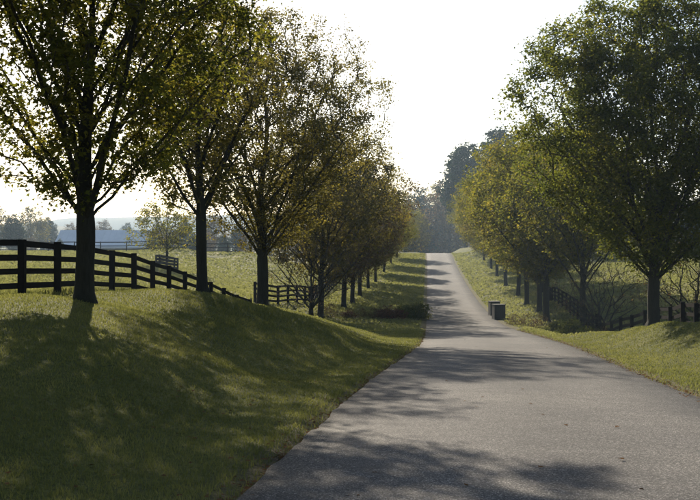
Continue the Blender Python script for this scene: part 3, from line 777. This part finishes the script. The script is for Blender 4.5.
# ---------------------------------------------------------------- far barn and hills
bo = empty('barn', (-74, 330, gz(-74, 330))); tag(bo, 'long low barn with a pale blue-grey roof beyond the left field', 'barn')
L2, Wd = 21.0, 9.0
zt = CH - (230 - HZ) * .33 - bo.location.z; ze = zt - 5.6
link('wall', boxes('wall', [ab(-L2, L2, -Wd + .6, Wd - .6, -.5, ze + .35)]), bo, M['barn_wall'])
rv = np.array([(-L2 - .5, -Wd, ze), (L2 + .5, -Wd, ze), (L2 - 3, 0, zt), (-L2 - .5, 0, zt), (-L2 - .5, Wd, ze), (L2 + .5, Wd, ze),
               (-L2 - .5, -Wd, ze - .2), (L2 + .5, -Wd, ze - .2), (-L2 - .5, Wd, ze - .2), (L2 + .5, Wd, ze - .2)])
ro = link('roof', mesh_np('roof', rv, [np.array([[0, 1, 2, 3], [3, 2, 5, 4], [0, 6, 7, 1], [5, 9, 8, 4]]), np.array([[1, 5, 2], [0, 3, 4]])]), bo, M['roof'])
sm = boxes('roof_seam', [[(-.04, -Wd, ze + .01), (.04, -Wd, ze + .01), (.04, -.1, zt - .03), (-.04, -.1, zt - .03), (-.04, -Wd, ze + .05), (.04, -Wd, ze + .05), (.04, -.1, zt + .01), (-.04, -.1, zt + .01)]]); sm.materials.append(M['roof'])
for i in range(20):
    s_ = link('roof_seam', sm, ro); s_.location.x = -L2 + .8 + i * 1.95
dm = boxes('door', [ab(-1.6, 1.6, -.08, 0, 0, 2.6)]); dm.materials.append(M['box_cap'])
for x in (-10, 0, 10):
    d_ = link('door', dm, bo); d_.location = (x, -Wd + .58, 0)

def hill(x0, x1, Y, ytop, seed, depth):
    n = 90; g = np.random.default_rng(seed); xs = np.linspace(x0, x1, n); rows = []
    prof_ = np.interp(np.arange(n), np.linspace(0, n - 1, 12), g.uniform(.6, 1, 12)) * np.sin(np.linspace(.12, np.pi - .12, n)) ** .5
    bump = .05 * np.abs(np.convolve(g.standard_normal(n), np.ones(2) / 2, 'same'))
    ht = CH - (ytop - HZ) * Y / F
    for j, f in enumerate(np.linspace(0, 1, 9)):
        z = ht * (prof_ + bump) * math.sin(math.pi * f) ** .8 * 1.1 - 1.5
        rows.append(np.stack([(xs - 350) * Y / F, np.full(n, Y + depth * (f - .5)), z], 1))
    Vh = np.stack(rows, 0).reshape(-1, 3); ii = np.arange(9 * n).reshape(9, n)
    Fh = np.stack([ii[:-1, :-1].ravel(), ii[:-1, 1:].ravel(), ii[1:, 1:].ravel(), ii[1:, :-1].ravel()], 1)
    tag(link('hills', mesh_np('hills', Vh, [Fh], True), mat=M['hill']), kind='structure')
hill(-350, 420, 900, 222, 5, 260); hill(-200, 1000, 1500, 213, 9, 400); hill(380, 1200, 800, 215, 15, 260)

# ---------------------------------------------------------------- grass and fallen leaves
g = np.random.default_rng(77)
def scatter(n, y0, y1, power, xmargin=2.5):
    # density falls with distance from the photographed foreground
    u_ = g.uniform(0, 1, n); e = 1 - power + 1
    Y = (y0 ** e + u_ * (y1 ** e - y0 ** e)) ** (1 / e)
    X = g.uniform(-1, 1, n) * (Y * .36 + xmargin)
    return X, Y
NG = 500000
X, Y = scatter(NG, 4.5, 62, 1.55)
ur = np.abs(road_u(X, Y)); edge = 2.78 + .09 * np.sin(Y * 2.3 + np.sign(X)) * np.sin(Y * .9) + .06 * g.standard_normal(NG)
ok = (ur > edge) & ((ur > 2.98) | (g.uniform(0, 1, NG) < .5))
X, Y, ur = X[ok], Y[ok], ur[ok]; n = len(X)
Z = ground(X, Y)
mead = np.interp(Y, [p[1] for p in nearf], [p[0] for p in nearf]) > X
hn = .5 + .5 * np.sin(X * 1.7 + 2 * np.sin(Y * .8)) * np.sin(Y * 1.3 + X * .6)
h = (.028 + .028 * g.uniform(0, 1, n) ** 1.5 + .018 * hn * g.uniform(0, 1, n)) * np.where(mead, 1.5, 1)
h *= np.where((ur < 3.05) & (g.uniform(0, 1, n) < .35), 1.6, 1.0)
rough = np.exp(-((X + 2.6 - .10 * (Y - 30)) / 2.4) ** 2 - ((Y - 31) / 6.5) ** 2) * (.5 + .5 * np.sin(X * 5 + 3 * np.sin(Y * 2.1)) * np.sin(Y * 3.7 + X)) 
nfx = np.interp(Y, [p[1] for p in nearf], [p[0] for p in nearf])
h *= np.where((np.abs(X - nfx) < .28) & (Y > 20) & (Y < 54), 2.2, 1.0)
h *= 1 + 1.6 * rough
wd = np.maximum(.0035, .00042 * Y) * g.uniform(.7, 1.4, n)
az = g.uniform(0, 2 * np.pi, n); ln = np.abs(g.normal(.35, .3, n)) * h; la = g.uniform(0, 2 * np.pi, n)
sxv = np.stack([np.cos(az), np.sin(az), 0 * az], 1) * wd[:, None]
lean_ = np.stack([np.cos(la) * ln, np.sin(la) * ln, 0 * la], 1)
B = np.stack([X, Y, Z - .01], 1); up = np.stack([0 * h, 0 * h, h], 1)
V = np.stack([B - sxv, B + sxv, B + sxv * .75 + lean_ * .35 + up * .6, B - sxv * .75 + lean_ * .35 + up * .6, B + lean_ + up], 1).reshape(-1, 3)
b5 = (np.arange(n) * 5)[:, None]
gq = (b5 + np.array([[0, 1, 2, 3]])); gt = (b5 + np.array([[3, 2, 4]]))
tag(link('grass', mesh_np('grass', V, [gq, gt]), mat=M['blade']), 'short mown olive-green grass on both banks of the drive', 'grass', kind='stuff')

def far_tufts(name, X, Y, label):
    n = len(X); Z = ground(X, Y)
    h = g.uniform(.04, .10, n) * (1 + Y / 140); wd = .0010 * Y * g.uniform(.5, 1.5, n)
    az = g.uniform(0, np.pi, n); sv = np.stack([np.cos(az), np.sin(az), 0 * az], 1) * wd[:, None]
    lv = g.normal(0, .3, (n, 3)) * h[:, None]; lv[:, 2] = h
    B = np.stack([X, Y, Z - .01], 1)
    V = np.stack([B - sv, B + sv, B + sv * .5 + lv, B - sv * .6 + lv * .9], 1).reshape(-1, 3)
    Fq = (np.arange(n) * 4)[:, None] + np.array([[0, 1, 2, 3]])
    tag(link(name, mesh_np(name, V, [Fq]), mat=M['blade_dry']), label, 'grass', kind='stuff')
X, Y = scatter(220000, 24, 236, 1.2, 3)
fxx = np.interp(Y, [p[1] for p in nearf] + [80, 140, 230], [p[0] for p in nearf] + [-6, -2, 5])
inl = (X < fxx - .3) & (Y < 150 + 0 * Y)
far_tufts('pasture_grass', X[inl], Y[inl], 'pale yellow-green pasture grass in the field left of the fence')
inr_ = (X > road_xc(Y) + 3.2) & (Y > 46) | (X < road_xc(Y) - 3.2) & (X > fxx - .3) & (Y > 58)
far_tufts('verge_grass', X[inr_], Y[inr_], 'rough grass on the far slopes beside the drive and in the right field')
nl = 900
X, Y = scatter(nl, 6, 45, 1.3)
ur = np.abs(road_u(X, Y)); keep = (ur > 2.55) | (g.uniform(0, 1, nl) < .16); X, Y, ur = X[keep], Y[keep], ur[keep]
Ye = g.uniform(6, 60, 3600); Xe = road_xc(Ye) + np.where(g.uniform(0, 1, 3600) < .6, -1, 1) * (2.78 + .10 * g.standard_normal(3600))
X = np.concatenate([X, Xe]); Y = np.concatenate([Y, Ye]); ur = np.abs(road_u(X, Y))
Z = np.where(ur < 2.78, road_z(Y) + np.clip((2.8 - ur) * .02, 0, .03) + .012, ground(X, Y) + .03)
V, Fc = scatter_leaves(g, np.stack([X, Y, Z], 1), .065, False, None, .35)
# leaves lie flat
Vv = V.reshape(-1, 6, 3); Vv[:, :, 2] = Vv[:, :1, 2] + (Vv[:, :, 2] - Vv[:, :1, 2]) * .3; V = Vv.reshape(-1, 3)
tag(link('fallen_leaves', mesh_np('fallen_leaves', V, [Fc]), mat=M['deadleaf']), 'brown fallen leaves scattered over the grass and along the road edge', 'leaves', kind='stuff')

# ---------------------------------------------------------------- haze
b = NB('haze_air'); pv = b.n('ShaderNodeVolumePrincipled')
pv.inputs['Color'].default_value = (0.60, 0.78, 1.0, 1); pv.inputs['Density'].default_value = 0.00026; pv.inputs['Anisotropy'].default_value = 0.32
b.l(pv.outputs[0], b.out.inputs['Volume'])
zlow = float(gV[:, 2].min()) - 3
hz = link('haze', boxes('haze', [ab(-1700, 1700, -180, 2800, zlow, 75)]), mat=b.m); tag(hz, 'thin pale morning haze over the far fields', 'haze', kind='stuff')
